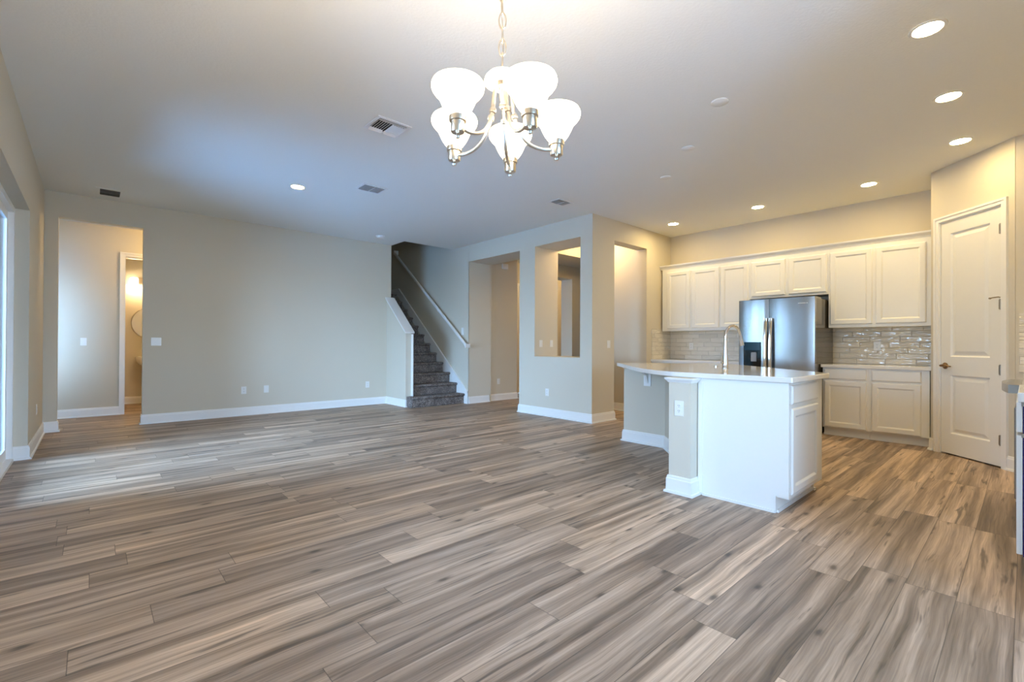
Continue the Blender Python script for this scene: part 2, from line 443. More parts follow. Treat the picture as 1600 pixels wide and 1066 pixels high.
# hallway and powder room behind the living room wall
wall('wall_hall', (-2.2, 9.69), (4.2, 9.69), (0, 1), .12, 0, 2.98, [(2.59, 3.36, 0, 2.525)])
wall('wall_hall_end', (-2.0, 8.43), (-2.0, 9.81), (-1, 0), .12, 0, 2.98)
wall('wall_hall_side', (-2.12, 8.43), (-.62, 8.43), (0, -1), .12, 0, 2.98, [(.20, 1.38, .72, 2.25)])
wall('wall_powder', (.10, 11.27), (2.4, 11.27), (0, 1), .12, 0, 2.98)
m = MB(); m.box(-.02, .10, 9.81, 11.39, 0, 2.98); m.box(2.4, 2.52, 9.81, 11.39, 0, 2.98); struct(m, 'wall_powder_side', 'wall_paint')
# rooms behind the post wall
wall('wall_foyer', (5.97, 7.30), (6.74, 7.30), (0, 1), .12, 0, H)
m = MB(); m.box(6.62, 6.74, 7.42, 8.0, 0, H); struct(m, 'wall_foyer_side', 'wall_paint')
wall('wall_foyer_far', (6.62, 8.0), (9.6, 8.0), (0, 1), .12, 0, H, [(.80, 1.55, 0, 2.52)])
wall('wall_hall_east', (6.862, 4.44), (6.862, 5.35), (1, 0), .12, 0, H)
m = MB(); m.box(6.982, 9.6, 5.23, 5.35, 0, H); struct(m, 'wall_foyer_near', 'wall_paint')
wall('wall_foyer_east', (9.48, 5.35), (9.48, 8.0), (1, 0), .12, 0, H)
m = MB(); m.box(5.97, 9.48, 5.50, 6.30, 2.75, H); struct(m, 'ceiling_soffit', 'wall_paint')
m = MB(); wall_mb(m, (6.75, 6.26), (9.48, 6.26), (0, 1), .30, 0, 2.75, [(.0, .565, 0, 2.50)]); struct(m, 'wall_foyer_partition', 'wall_paint')

# half wall beside the stair, with its cap
m = MB(); m.poly_prism([(4.23, 8.309, 0), (4.23, 7.56, 0), (4.23, 7.56, 1.368), (4.23, 8.309, 2.02)], (.11, 0, 0)); struct(m, 'wall_half', 'wall_paint')
m = MB(); m.poly_prism([(4.195, 8.309, 2.022), (4.195, 7.525, 1.340), (4.195, 7.525, 1.372), (4.195, 8.309, 2.056)], (.195, 0, 0)); struct(m, 'trim_half_wall_cap', 'trim_white', bevel=.006)
m = MB(); m.box(4.34, 4.352, 7.50, 7.57, 0, 1.33); struct(m, 'trim_half_wall_edge', 'trim_white')

# baseboards
e_ = .0
baseboard('baseboard_left', [(XL-.13, 6.53), (XL, 6.53), (XL, YG), (-.33, YG), (-.33, YG+.12)], side=-1)
baseboard('baseboard_back', [(.525, YG+.12), (.525, YG), (4.23, YG), (4.23, 7.56), (4.27, 7.56)], side=-1)
baseboard('baseboard_post', [(XP+.56, 5.803), (XP, 5.803), (XP, YP), (5.952, YP), (5.952, YP+.19)], side=-1)
baseboard('baseboard_arch', [(XP, 7.238), (XP+.5, 7.238), (5.93, 7.30), (6.74, 7.30), (6.74, 7.42)], side=-1)
baseboard('baseboard_passage', [(6.862, 4.27), (6.862, 5.35)], side=1)
baseboard('baseboard_hall', [(-1.95, 9.69), (.33, 9.69)], side=-1)
baseboard('baseboard_powder', [(.10, 9.85), (.10, 11.27), (2.4, 11.27)], side=-1)
baseboard('baseboard_pantry', [DP+Vector((.05, 0)), DP, DP+DU*.044], side=-1)
baseboard('baseboard_return', [DP+DU*.838, DP+DU*.905, (6.26, -.02)], side=-1)

# ------------------------------------------------------------------ casing helper and doors
def casing(mb, o, u, n, a0, a1, z1, wd=.065, th=.018):
    """three sided door casing on a wall face: the opening is a0..a1 up to z1."""
    def leg(x0, x1, zz0, zz1):
        mb.obox(o, u, n, x0, x1, 0, th, zz0, zz1)
        s = (x1-x0)
    leg(a0-wd, a0, 0, z1+wd); leg(a1, a1+wd, 0, z1+wd); leg(a0, a1, z1, z1+wd)
    mb.obox(o, u, n, a0-wd-.004, a0-wd+.018, 0, th+.007, 0, z1+wd+.004); mb.obox(o, u, n, a1+wd-.018, a1+wd+.004, 0, th+.007, 0, z1+wd+.004)
    mb.obox(o, u, n, a0-wd+.018, a1+wd-.018, 0, th+.007, z1+wd-.018, z1+wd+.004)
# pantry door (structure, with its parts)
d1 = thing('door_1', (DP.x+DU.x*.45, DP.y+DU.y*.45, 0), kind='structure')
m = MB(); casing(m, DP, DU, DN, .112, .792, 2.485, .052, .016); m.build('door_casing', 'trim_white', d1)
m = MB()
m.obox(DP, DU, DN, .112, .126, -.12, .0, 0, 2.485); m.obox(DP, DU, DN, .778, .792, -.12, .0, 0, 2.485); m.obox(DP, DU, DN, .126, .778, -.12, 0, 2.472, 2.485)
m.build('door_jamb', 'trim_white', d1)
m = MB()
a0, a1, zb, zt = .128, .776, .014, 2.470
sd, sf = -.038, -.004                                   # slab back and front
pan = [(.235, .668, .225, .845), (.235, .668, 1.035, 2.345)]
for x0, x1, z0, z1 in [(a0, .235, zb, zt), (.668, a1, zb, zt), (.235, .668, zb, .225), (.235, .668, .845, 1.035), (.235, .668, 2.345, zt)]:
    m.obox(DP, DU, DN, x0, x1, sd, sf, z0, z1)
for x0, x1, z0, z1 in pan:
    def R(i, d): return [Vector((DP.x+DU.x*a+DN.x*d, DP.y+DU.y*a+DN.y*d, z)) for a, z in ((x0+i, z0+i), (x1-i, z0+i), (x1-i, z1-i), (x0+i, z1-i))]
    m.loops([R(0, sf), R(.004, sf-.001), R(.016, sf-.013), R(.030, sf-.013), R(.060, sf-.004), R(.064, sf-.004)], False, True)
m.build('door_slab', 'door_white', d1)
def P3(a, d, z): return Vector((DP.x+DU.x*a+DN.x*d, DP.y+DU.y*a+DN.y*d, z))
m = MB(); ax = (DN.x, DN.y, 0)
m.lathe([(.001, 0), (.033, 0), (.034, .006), (.028, .011), (.014, .014), (.012, .045), (.001, .046)], P3(.178, sf, .94), ax)
m.build('handle_rose', 'bronze', d1, smooth=True)
m = MB(); c0 = P3(.178, sf+.045, .94); m.tube([c0+Vector((DU.x*a, DU.y*a, dz)) for a, dz in ((-.012, 0), (0, .002), (.03, .004), (.06, .002), (.09, -.003), (.112, -.004))], [.010, .0125, .012, .010, .008, .006], 12)
m.build('door_handle', 'bronze', d1, smooth=True)
for z in (2.26, 1.545, .925, .262):
    m = MB(); m.tube([P3(.776, .004, z-.05), P3(.776, .004, z+.05)], .0075, 10)
    m.obox(DP, DU, DN, .755, .776, -.006, .0, z-.045, z+.045); m.build('door_hinge', 'hinge_metal', d1)
m = MB(); m.tube([P3(.776, .006, 1.61), P3(.765, .012, 1.615), P3(.735, .03, 1.612), P3(.70, .035, 1.608)], .0055, 8)
m.tube([P3(.70, .035, 1.608), P3(.70, .022, 1.608)], .009, 8); m.build('hinge_stop', 'hinge_metal', d1)

# powder room door casing
d2 = thing('door_2', (.78, 9.69, 0), kind='structure')
m = MB(); casing(m, (-2.2, 9.69), (1, 0), (0, -1), 2.59, 3.36, 2.525); m.build('door_casing', 'trim_white', d2)
m = MB(); m.box(.376, .39, 9.69, 9.81, 0, 2.525); m.box(1.16, 1.174, 9.69, 9.81, 0, 2.525); m.box(.39, 1.16, 9.69, 9.81, 2.511, 2.525); m.build('door_jamb', 'trim_white', d2)
# door far down the foyer, and one seen through the wall opening
d3 = thing('door_3', (7.8, 8.0, 0), kind='structure')
m = MB(); casing(m, (6.62, 8.0), (1, 0), (0, -1), .80, 1.55, 2.52); m.build('door_casing', 'trim_white', d3)
m = MB(); m.box(7.42, 8.17, 8.06, 8.10, .01, 2.52); m.build('door_slab', 'door_white', d3)

# sliding glass door in the left wall
w1 = thing('window_1', (-.56, 5.54, 0), kind='structure')
y0, y1, zt = 4.55, 6.53, 2.43
m = MB(); m.box(-.635, -.56, y0, y0+.05, 0, zt); m.box(-.635, -.56, y1-.05, y1, 0, zt); m.box(-.635, -.56, y0+.05, y1-.05, zt-.05, zt); m.box(-.635, -.55, y0+.05, y1-.05, 0, .03)
m.build('door_frame', 'trim_white', w1)
n = 2; pw = (y1-y0-.1)/n
for k in range(n):
    xx = -.582 if k % 2 == 0 else -.615
    a, b = y0+.05+k*pw-.02*(k > 0), y0+.05+(k+1)*pw+.02*(k < n-1)
    m = MB(); m.box(xx-.014, xx+.014, a, a+.075, .03, zt-.05); m.box(xx-.014, xx+.014, b-.075, b, .03, zt-.05)
    m.box(xx-.014, xx+.014, a+.075, b-.075, .03, .13); m.box(xx-.014, xx+.014, a+.075, b-.075, zt-.13, zt-.05)
    f = m.build('sash', 'trim_white', w1)
    m = MB(); m.box(xx-.003, xx+.003, a+.075, b-.075, .13, zt-.13); m.build('pane', 'window_glass', f)
# dining nook window beside the camera, and an added one behind it
def plain_window(name, o, u, n, L, z0, z1, bars):
    r = thing(name, (o[0]+u[0]*L/2, o[1]+u[1]*L/2, z0), kind='structure')
    m = MB()
    for a, b in ((0, .05), (L-.05, L)): m.obox(o, u, n, a, b, .06, .12, z0, z1)
    m.obox(o, u, n, .05, L-.05, .06, .12, z0, z0+.05); m.obox(o, u, n, .05, L-.05, .06, .12, z1-.05, z1)
    for i in range(1, bars): m.obox(o, u, n, L*i/bars-.03, L*i/bars+.03, .06, .12, z0+.05, z1-.05)
    f = m.build('window_frame', 'trim_white', r)
    m = MB(); m.obox(o, u, n, .05, L-.05, .087, .093, z0+.05, z1-.05); m.build('pane', 'window_glass', f)
plain_window('window_2', (XL, 1.5), (0, 1), (-1, 0), .9, .9, 2.1, 1)
plain_window('added_fill_window', (.10, -2.65), (1, 0), (0, -1), 1.8, .4, 2.4, 2)  # made-up window behind the camera, adds daylight on the grey wall
plain_window('window_4', (-1.92, 8.43), (1, 0), (0, -1), 1.18, .72, 2.25, 1)
b_ = thing('window_blind', (-1.33, 8.47, .72), 'white slatted blind over the hallway window', 'blind')
m = MB(); m.box(-1.93, -.73, 8.445, 8.495, 2.21, 2.26); m.build('head_rail', 'blind_white', b_)
m = MB()
for k in range(28):
    z = .74+k*.052; m.poly_prism([(-1.92, 8.45, z), (-1.92, 8.49, z+.004), (-1.92, 8.49, z+.007), (-1.92, 8.45, z+.003)], (1.18, 0, 0))
m.build('slat', 'blind_white', b_)

# unseen ground outside, tinted pale blue to bounce cool light onto the ceiling
m = MB(); m.box(-14, -.66, -12, 16, -.32, -.14); m.box(-.66, 12, -14, -2.85, -.32, -.14); struct(m, 'ground', 'bounce_ground')

# unseen shrubs, added outside the sliding door to darken the refrigerator reflection
simple('hedge_blocker_green', (.014, .024, .014), .9, tint=.5, bscale=9)
random.seed(4)
m = MB()
for k in range(14):
    cx_, cy_ = -5.4-random.random()*.6, 7.05+k*.58+random.random()*.12
    L = []
    for i in range(9):
        t = i/8; r = (.15+.85*math.sin(PI*min(1, t*.85+.12)))*.42
        L.append([(cx_+r*math.cos(2*PI*j/14)*(1+random.uniform(-.18, .18)), cy_+r*math.sin(2*PI*j/14)*(1+random.uniform(-.18, .18)), -.1+3.4*t) for j in range(14)])
    m.loops(L, True, True)
o = m.build('hedge_blocker', 'hedge_blocker_green', kind='stuff'); tag(o, 'row of unseen slim shrubs added to darken the refrigerator reflection', 'hedge_blocker')

# ------------------------------------------------------------------ stairs
st = thing('staircase', (4.87, 7.3, 0), 'carpeted dark grey staircase rising behind the half wall', 'stairs')
RISE, RUN, Y1 = .195, .247, 7.325
for k in range(1, 13):
    yk = Y1+RUN*(k-1); z = RISE*k; zb = 0 if k == 1 else RISE*(k-1)
    x0, x1 = (4.24 if k == 1 else 4.355, 5.385)
    yb = yk+RUN+.03 if k < 12 else 11.17
    if k == 1: yb = 7.55
    prof = [(yk+.028, zb), (yk+.028, z-.05), (yk+.008, z-.045), (yk-.004, z-.028), (yk, z-.010), (yk+.014, z), (yb, z), (yb, zb)]
    m = MB(); m.poly_prism([(x0, y, zz) for y, zz in prof], (x1-x0, 0, 0)); m.build('step', 'carpet', st, smooth=True, angle=50, bevel=.008)
    if k == 1:
        m = MB(); m.poly_prism([(4.355, y, zz) for y, zz in ((7.55, 0), (7.55, z-.001), (7.61, z-.001), (7.61, 0))], (1.03, 0, 0)); m.build('step', 'carpet', st)
m = MB(); m.poly_prism([(5.386, y, z) for y, z in ((7.245, 0), (7.245, .225), (9.995, 2.457), (11.17, 2.457), (11.17, 2.30), (10.05, 2.30), (7.46, 0))], (.022, 0, 0))
m.poly_prism([(5.380, y, z) for y, z in ((7.245, .213), (7.245, .238), (9.99, 2.470), (11.17, 2.470), (11.17, 2.448), (10.0, 2.448))], (.028, 0, 0))
m.build('skirt_board', 'trim_white', st)
m = MB(); m.poly_prism([(4.322, y, z) for y, z in ((8.45, .9), (8.45, 1.28), (9.9, 2.457), (11.17, 2.457), (11.17, 2.30), (10.05, 2.30))], (.022, 0, 0)); m.build('skirt_board', 'trim_white', st)
hr = thing('handrail', (5.33, 8.6, 1.1), 'white wall-mounted handrail climbing beside the carpeted stairs', 'handrail')
A, B = Vector((5.325, 7.215, 1.135)), Vector((5.325, 10.06, 3.30))
d = (B-A).normalized(); nn = Vector((0, -d.z, d.y))
m = MB(); hw, hh = .021, .026
m.loops([[c+Vector((sx_*hw, 0, 0))+nn*sy_*hh for sx_, sy_ in ((-1, -.6), (-.6, -1), (.6, -1), (1, -.6), (1, .5), (.55, 1), (-.55, 1), (-1, .5))] for c in (A, B)], True, True)
m.build('rail', 'trim_white', hr, bevel=.003)
for t_ in (.015, .35, .68, .97):
    c = A.lerp(B, t_)
    m = MB(); m.tube([c-nn*.024, c-nn*.05+Vector((.02, 0, -.01)), Vector((5.395, c.y, c.z-.07))], .007, 8)
    m.lathe([(.001, 0), (.026, 0), (.026, .006), (.001, .010)], (5.409, c.y, c.z-.07), (-1, 0, 0), 16); m.build('bracket', 'trim_white', hr)
m = MB(); m.box(5.303, 5.409, 7.19, 7.222, 1.085, 1.16); m.build('rail_return', 'trim_white', hr)
m = MB(); m.box(5.303, 5.409, 10.055, 10.09, 3.28, 3.37); m.build('rail_return', 'trim_white', hr)

# ------------------------------------------------------------------ switches and outlets
def plate(kind, o3, u, n, label, wd=.073, hg=.116, gang=1, group=None):
    """wall plate: centre o3 on the wall face, u along, n outward."""
    u = Vector(u); n = Vector(n); c = Vector(o3)
    name = 'light_switch' if kind == 'switch' else 'power_outlet'
    r = thing(name, (c.x, c.y, c.z-hg/2), label, 'switch' if kind == 'switch' else 'outlet', group)
    def bx(mb, a0, a1, z0, z1, d0, d1):
        mb.obox((c.x, c.y), u, n, a0, a1, d0, d1, c.z+z0, c.z+z1)
    m = MB(); bx(m, -wd/2, wd/2, -hg/2, hg/2, .0005, .006); m.build('plate', 'plastic_white', r, bevel=.002)
    for g in range(gang):
        ca = (g-(gang-1)/2)*.046
        if kind == 'switch':
            m = MB(); bx(m, ca-.0165, ca+.0165, -.033, .033, .006, .0085); m.build('rocker', 'plastic_white', r, bevel=.001)
        else:
            for s_ in (-1, 1):
                m = MB(); zc = s_*.0195
                m.lathe([(.0165, 0), (.0165, .0025), (.0155, .003), (.001, .003)], (c.x+n.x*.006, c.y+n.y*.006, c.z+zc), (n.x, n.y, 0), 18)
                f = m.build('socket', 'plastic_white', r)
                m = MB()
                for a in (-.006, .006): bx(m, a-.0012, a+.0012, zc-.002, zc+.007, .008, .0095)
                bx(m, -.002, .002, zc-.010, zc-.006, .008, .0095); m.build('slot', 'slot_grey', f)
    return r
xm, ym = (1, 0), (0, 1)
plate('switch', (-.099, 9.69, 1.158), xm, (0, -1), 'white rocker switch on the hallway wall seen through the back doorway')
plate('switch', (.676, YG, 1.162), xm, (0, -1), 'wide white double switch on the grey wall beside the hallway doorway', .117, .116, 2)
plate('outlet', (1.787, YG, .402), xm, (0, -1), 'white outlet low on the grey wall, second one from the stairs')
plate('switch', (2.111, YG, .403), xm, (0, -1), 'white cable plate low on the grey wall between the two outlets')
plate('outlet', (3.845, YG, .384), xm, (0, -1), 'white outlet low on the grey wall next to the stair half wall')
plate('outlet', (XL, 7.425, .391), ym, (1, 0), 'white outlet seen edge-on low on the wall beside the sliding door')
plate('switch', (XP, 7.439, 1.404), ym, (-1, 0), 'white switch on the stair wall just above the handrail end', .075, .145)
plate('switch', (5.558, 5.436, 1.166), xm, (0, -1), 'white switch inside the wall cut-out, on its outer jamb edge', .07)
plate('switch', (5.815, 5.436, 1.168), xm, (0, -1), 'white switch inside the wall cut-out, deeper on its jamb', .07)
plate('outlet', (XP, 5.144, .387), ym, (-1, 0), 'white outlet low on the wall below the tall cut-out')
plate('switch', (5.813, YP, 1.159), xm, (0, -1), 'white switch on the tan wall end beside the passage doorway')
plate('outlet', (6.224, 7.30, .391), xm, (0, -1), 'white outlet low on the foyer wall seen through the wide arch')
plate('outlet', (3.345, 1.786, .658), ym, (-1, 0), 'white outlet on the grey column of the kitchen island')
plate('outlet', (7.612, 1.31, 1.148), ym, (-1, 0), 'white outlet in the tile backsplash next to the pantry side')
plate('outlet', (7.612, 3.848, 1.136), ym, (-1, 0), 'white outlet in the tile backsplash behind the island faucet')
ch = thing('door_chime', (6.366, 7.29, 2.72), 'white door chime box high on the foyer wall inside the arch', 'door chime')
m = MB(); m.box(6.29, 6.44, 7.255, 7.2995, 2.72, 2.83); m.build('cover', 'plastic_white', ch, bevel=.006)
m = MB()
for k in range(4): m.box(6.31, 6.42, 7.252, 7.256, 2.74+k*.02, 2.748+k*.02)
m.build('sound_slot', 'vent_white', ch)

# ------------------------------------------------------------------ ceiling fittings
def can(x, y, label):
    r = thing('recessed_light', (x, y, H-.006), label, 'ceiling light', 'recessed ceiling downlights')
    m = MB(); m.lathe([(.070, -.001), (.074, -.006), (.088, -.005), (.092, -.0005)], (x, y, H), seg=36); m.build('trim_ring', 'vent_white', r, smooth=True)
    m = MB(); m.lathe([(.0705, -.002), (.05, -.0035), (.0005, -.004)], (x, y, H), seg=36); m.build('lens', 'can_lens', r, smooth=True)
    return r
c0 = can(1.861, 6.005, 'lit recessed downlight over the living area by the grey wall')
for (x, y), lb in (((6.815, 3.751), 'lit recessed downlight above the cabinet corner near the passage'),
                   ((6.834, 2.499), 'lit recessed downlight above the refrigerator'),
                   ((6.835, 1.258), 'lit recessed downlight above the two tall wall cabinets'),
                   ((6.024, .417), 'lit recessed downlight over the kitchen aisle by the pantry door'),
                   ((4.888, .405), 'lit recessed downlight, middle of the aisle row of three'),
                   ((3.752, .403), 'largest lit recessed downlight at the picture corner, first of the aisle row')):
    dup(c0, (x-1.861, y-6.005, 0), lb)
def disc(x, y, r_, lb, name='cover_plate', cat='ceiling plate', grp=None):
    r = thing(name, (x, y, H-.012), lb, cat, grp)
    m = MB(); m.lathe([(r_, -.0005), (r_, -.006), (r_-.006, -.011), (.0005, -.012)], (x, y, H), seg=32); m.build('cap', 'ceiling_paint', r, smooth=True)
    m = MB(); m.lathe([(.004, 0), (.004, -.002), (.0005, -.002)], (x+.03, y, H-.011), seg=10); m.build('screw', 'vent_white', r)
    return r
disc(3.672, 1.628, .066, 'round blank ceiling plate, largest of three in a diagonal line')
disc(4.299, 2.214, .062, 'round blank ceiling plate, middle of three in a diagonal line')
disc(4.863, 2.773, .060, 'round blank ceiling plate, smallest of three, toward the tall cut-out')
sd_ = thing('smoke_detector', (3.795, 7.715, H-.04), 'white round smoke detector on the ceiling near the stair opening', 'smoke detector')
m = MB(); m.lathe([(.078, -.0005), (.078, -.012), (.066, -.014), (.060, -.036), (.045, -.041), (.0005, -.042)], (3.795, 7.715, H), seg=28); m.build('body', 'plastic_white', sd_, smooth=True)
m = MB(); m.lathe([(.010, -.041), (.010, -.044), (.0005, -.044)], (3.812, 7.70, H), seg=12); m.build('button', 'vent_white', sd_)

def register(x0, x1, y0, y1, label, style, name='air_vent'):
    r = thing(name, ((x0+x1)/2, (y0+y1)/2, H-.02), label, 'vent')
    b = .03
    m = MB()
    z0, z1 = H-.008, H-.0005
    m.box(x0, x1, y0, y0+b, z0, z1); m.box(x0, x1, y1-b, y1, z0, z1); m.box(x0, x0+b, y0+b, y1-b, z0, z1); m.box(x1-b, x1, y0+b, y1-b, z0, z1)
    m.build('frame', 'vent_white', r, bevel=.002)
    m = MB(); m.box(x0+b, x1-b, y0+b, y1-b, H-.003, H-.001); m.build('duct_opening', 'dark_void', r)
    m = MB()
    xi0, xi1, yi0, yi1 = x0+b, x1-b, y0+b, y1-b; xm_ = (xi0+xi1)/2
    def vane_x(y, dy):      # vane running along x, leaning in y
        pass
    if style == 'bars':
        k = 9
        for i in range(k):
            y = yi0+(i+.5)*(yi1-yi0)/k
            m.poly_prism([(xi0, y+.006, H-.004), (xi0, y-.008, H-.016), (xi0, y-.010, H-.015), (xi0, y+.004, H-.003)], (xi1-xi0, 0, 0))
        m.box(xm_-.004, xm_+.004, yi0, yi1, H-.017, H-.012)
    else:
        # side vanes and two banks of cross vanes
        ya, yb2 = yi0+.035, yi1-.035
        for y, s_ in ((yi0+.012, 1), (yi0+.028, 1)):
            m.poly_prism([(xi0, y, H-.004), (xi0, y-s_*.012, H-.016), (xi0, y-s_*.010, H-.017), (xi0, y+.003, H-.004)], (xi1-xi0, 0, 0))
        for y in (yi1-.030, yi1-.012):
            for xa, xb in ((xi0, xm_-.006), (xm_+.006, xi1)):
                m.poly_prism([(xa, y, H-.004), (xa, y+.016, H-.022), (xa, y+.019, H-.021), (xa, y+.003, H-.004)], (xb-xa, 0, 0))
        for bank, s_ in ((xi0, -1), (xm_, 1)):
            k = 6
            for i in range(k):
                x = bank+(i+.5)*(xm_-xi0)/k
                m.poly_prism([(x, ya, H-.004), (x+s_*.014, ya, H-.018), (x+s_*.016, ya, H-.017), (x+.003, ya, H-.004)], (0, yb2-ya, 0))
    m.build('louver', 'vent_white', r)
    return r
register(1.775, 2.095, 3.655, 3.945, 'white curved-blade ceiling vent near the chandelier', 'vanes')
register(2.395, 2.712, 5.31, 5.575, 'grey ceiling vent between the chandelier and the living room downlight', 'bars')
register(4.525, 4.815, 4.105, 4.315, 'small ceiling vent near the outer wall corner by the cut-out', 'bars')
vt = thing('return_grille', (.165, 7.88, H-.02), 'dark double-row grille on the ceiling above the hallway doorway', 'vent')
m = MB(); x0, x1, y0, y1, b = .015, .30, 7.70, 8.09, .045
m.box(x0, x1, y0, y0+b, H-.006, H-.0005); m.box(x0, x1, y1-b, y1, H-.006, H-.0005); m.box(x0, x0+b, y0+b, y1-b, H-.006, H-.0005); m.box(x1-b, x1, y0+b, y1-b, H-.006, H-.0005)
m.build('frame', 'ceiling_paint', vt)
m = MB(); m.box(x0+b, x1-b, y0+b, y1-b, H-.003, H-.001); m.build('duct_opening', 'dark_void', vt)
m = MB(); ymid = (y0+y1)/2; m.box(x0+b, x1-b, ymid-.006, ymid+.006, H-.008, H-.004)
for k in range(15):
    x = x0+b+.01+k*(x1-x0-2*b-.02)/14; m.box(x-.0025, x+.0025, y0+b, y1-b, H-.007, H-.004)
m.build('louver', 'slot_grey', vt)

# ------------------------------------------------------------------ chandelier
CX, CY, RR, A0 = 1.067, 1.240, .199, .6925
cl = thing('chandelier', (CX, CY, 1.80), 'nickel five-arm chandelier with frosted bell glass shades, all lit', 'chandelier')
m = MB(); m.lathe([(.065, H-.0005), (.065, H-.010), (.05, H-.022), (.012, H-.030), (.008, H-.045), (.0005, H-.045)], (CX, CY, 0)); m.build('ceiling_canopy', 'nickel', cl, smooth=True)
m = MB(); z = 2.108; k = 0
while z < H-.055:
    L = []
    ll, lw, wr = .029, .0125, .0028
    e1 = Vector((math.cos(.9+k*PI/2), math.sin(.9+k*PI/2), 0))
    pts = []
    for i in range(20):
        a = 2*PI*i/20; pts.append(Vector((CX, CY, z+ll))+e1*(lw*math.sin(a))+Vector((0, 0, -ll*math.cos(a))))
    vs = []
    for i, p in enumerate(pts):
        tg = (pts[(i+1) % 20]-pts[i-1]).normalized(); nb = e1.cross(Vector((0, 0, 1))); b2 = tg.cross(nb)
        vs.append([p+(nb*math.cos(2*PI*j/6)+b2*math.sin(2*PI*j/6))*wr for j in range(6)])
    m.loops(vs+[vs[0]], False, False)
    z += .0475; k += 1
m.tube([(CX+.004*math.sin(i*1.3), CY+.004*math.cos(i*1.3), 2.09+i*.06) for i in range(16)], .0022, 6)
m.build('chain', 'nickel', cl, smooth=True)
m = MB(); m.lathe([(.0005, 2.112), (.006, 2.110), (.007, 2.095), (.012, 2.092), (.026, 2.085), (.031, 2.070), (.030, 2.055), (.016, 2.048), (.011, 2.035), (.008, 2.0), (.005, 1.99), (.009, 1.984), (.010, 1.976), (.006, 1.968), (.0005, 1.966)], (CX, CY, 0)); m.build('hub', 'nickel', cl, smooth=True)
m = MB(); m.lathe([(.033, 2.096), (.050, 2.088), (.060, 2.076), (.064, 2.060), (.062, 2.060), (.058, 2.074), (.048, 2.085), (.032, 2.093)], (CX, CY, 0), seg=36); m.build('glass_bowl', 'opal_glass', cl, smooth=True)
def bez(pts, n=8):
    out = []
    P = [Vector(p) for p in pts]; P = [P[0]*2-P[1]]+P+[P[-1]*2-P[-2]]
    for i in range(1, len(P)-2):
        for j in range(n):
            t = j/n; p0, p1, p2, p3 = P[i-1:i+3]
            out.append(.5*((2*p1)+(p2-p0)*t+(2*p0-5*p1+4*p2-p3)*t*t+(3*p1-p0-3*p2+p3)*t**3))
    out.append(P[-2]); return out
for k in range(5):
    a = A0-k*2*PI/5; ux, uy = math.cos(a), math.sin(a)
    q = lambda r, z: (CX+ux*r, CY+uy*r, z)
    m = MB(); m.tube(bez([q(.026, 2.063), q(.034, 2.02), q(.041, 1.965), q(.050, 1.925), q(.072, 1.878), q(.105, 1.848), q(.145, 1.836), q(.180, 1.838)]), .0062, 10)
    ar = m.build('arm', 'nickel', cl, smooth=True)
    m = MB(); dv = Vector(q(.052, 1.92))-Vector(q(.039, 1.98))
    m.lathe([(.0062, -.010), (.011, -.008), (.0125, 0), (.011, .008), (.0062, .010)], q(.0445, 1.945), dv, 14); m.build('knuckle', 'nickel', ar, smooth=True)
    x, y = CX+ux*RR, CY+uy*RR
    m = MB(); m.lathe([(.0005, 1.800), (.006, 1.801), (.0085, 1.807), (.006, 1.813), (.0045, 1.816), (.021, 1.819), (.0225, 1.822), (.0225, 1.852), (.0275, 1.854), (.0280, 1.858), (.0280, 1.874), (.022, 1.874)], (x, y, 0), seg=24); m.build('lamp_socket', 'nickel', cl, smooth=True)
    m = MB()
    prof = [(.026, 1.868), (.033, 1.876), (.043, 1.890), (.050, 1.903), (.055, 1.914), (.059, 1.924), (.066, 1.934), (.076, 1.944), (.083, 1.954), (.0855, 1.964), (.0845, 1.972), (.081, 1.979)]
    m.lathe(prof+[(r-.004, z+.001) for r, z in prof[::-1]], (x, y, 0), seg=36); sh = m.build('glass_shade', 'opal_glass', cl, smooth=True, angle=70)
    m = MB(); m.lathe([(.0005, 1.876), (.013, 1.877), (.014, 1.895), (.024, 1.915), (.026, 1.928), (.020, 1.944), (.0005, 1.950)], (x, y, 0), seg=16); m.build('bulb', 'bulb_glow', sh, smooth=True)
    l = bpy.data.lights.new('chandelier_bulb', 'POINT'); l.energy = 9.5; l.color = (1, .82, .60); l.shadow_soft_size = .03
    o = bpy.data.objects.new('chandelier_bulb', l); C.objects.link(o); o.location = (x, y, 1.972)

# ------------------------------------------------------------------ kitchen: wall run
def cabinet(name, label, y0, y1, z0, z1, xf, xb, doors, drawers=(), toe=False, zdoor=None):
    r = thing(name, ((xf+xb)/2, (y0+y1)/2, 0 if toe else z0), label, 'cabinet')
    m = MB(); m.box(xf, xb, y0+.0005, y1-.0005, z0, z1); m.build('carcass', 'cabinet_white', r, bevel=.001)
    for a, b in doors:
        m = MB(); m.panel((xf, a), (0, -1), (-1, 0), a-b, zdoor[0], zdoor[1], .020); m.build('door', 'cabinet_white', r)
    for a, b, q0, q1 in drawers:
        m = MB(); m.panel((xf, a), (0, -1), (-1, 0), a-b, q0, q1, .020, flat=True); m.build('drawer', 'cabinet_white', r)
    if toe:
        m = MB(); m.box(xf+.065, xb, y0+.001, y1-.001, 0.001, z0-.0005); m.build('toe_kick', 'cabinet_white', r)
        m = MB(); m.box(xf+.052, xf+.0645, y0+.001, y1-.001, 0.001, .022); m.build('shoe_strip', 'trim_white', r)
    return r
U0, U1 = 7.30, 7.628
cabinet('wall_cabinet', 'white single-door wall cabinet in the kitchen corner by the passage', 3.70, 4.215, 1.39, 2.44, U0, U1, [(4.121, 3.714)], zdoor=(1.43, 2.385))
cabinet('wall_cabinet', 'white two-door tall wall cabinet between the corner one and the refrigerator', 2.775, 3.70, 1.39, 2.44, U0, U1, [(3.678, 3.238), (3.208, 2.800)], zdoor=(1.43, 2.385))
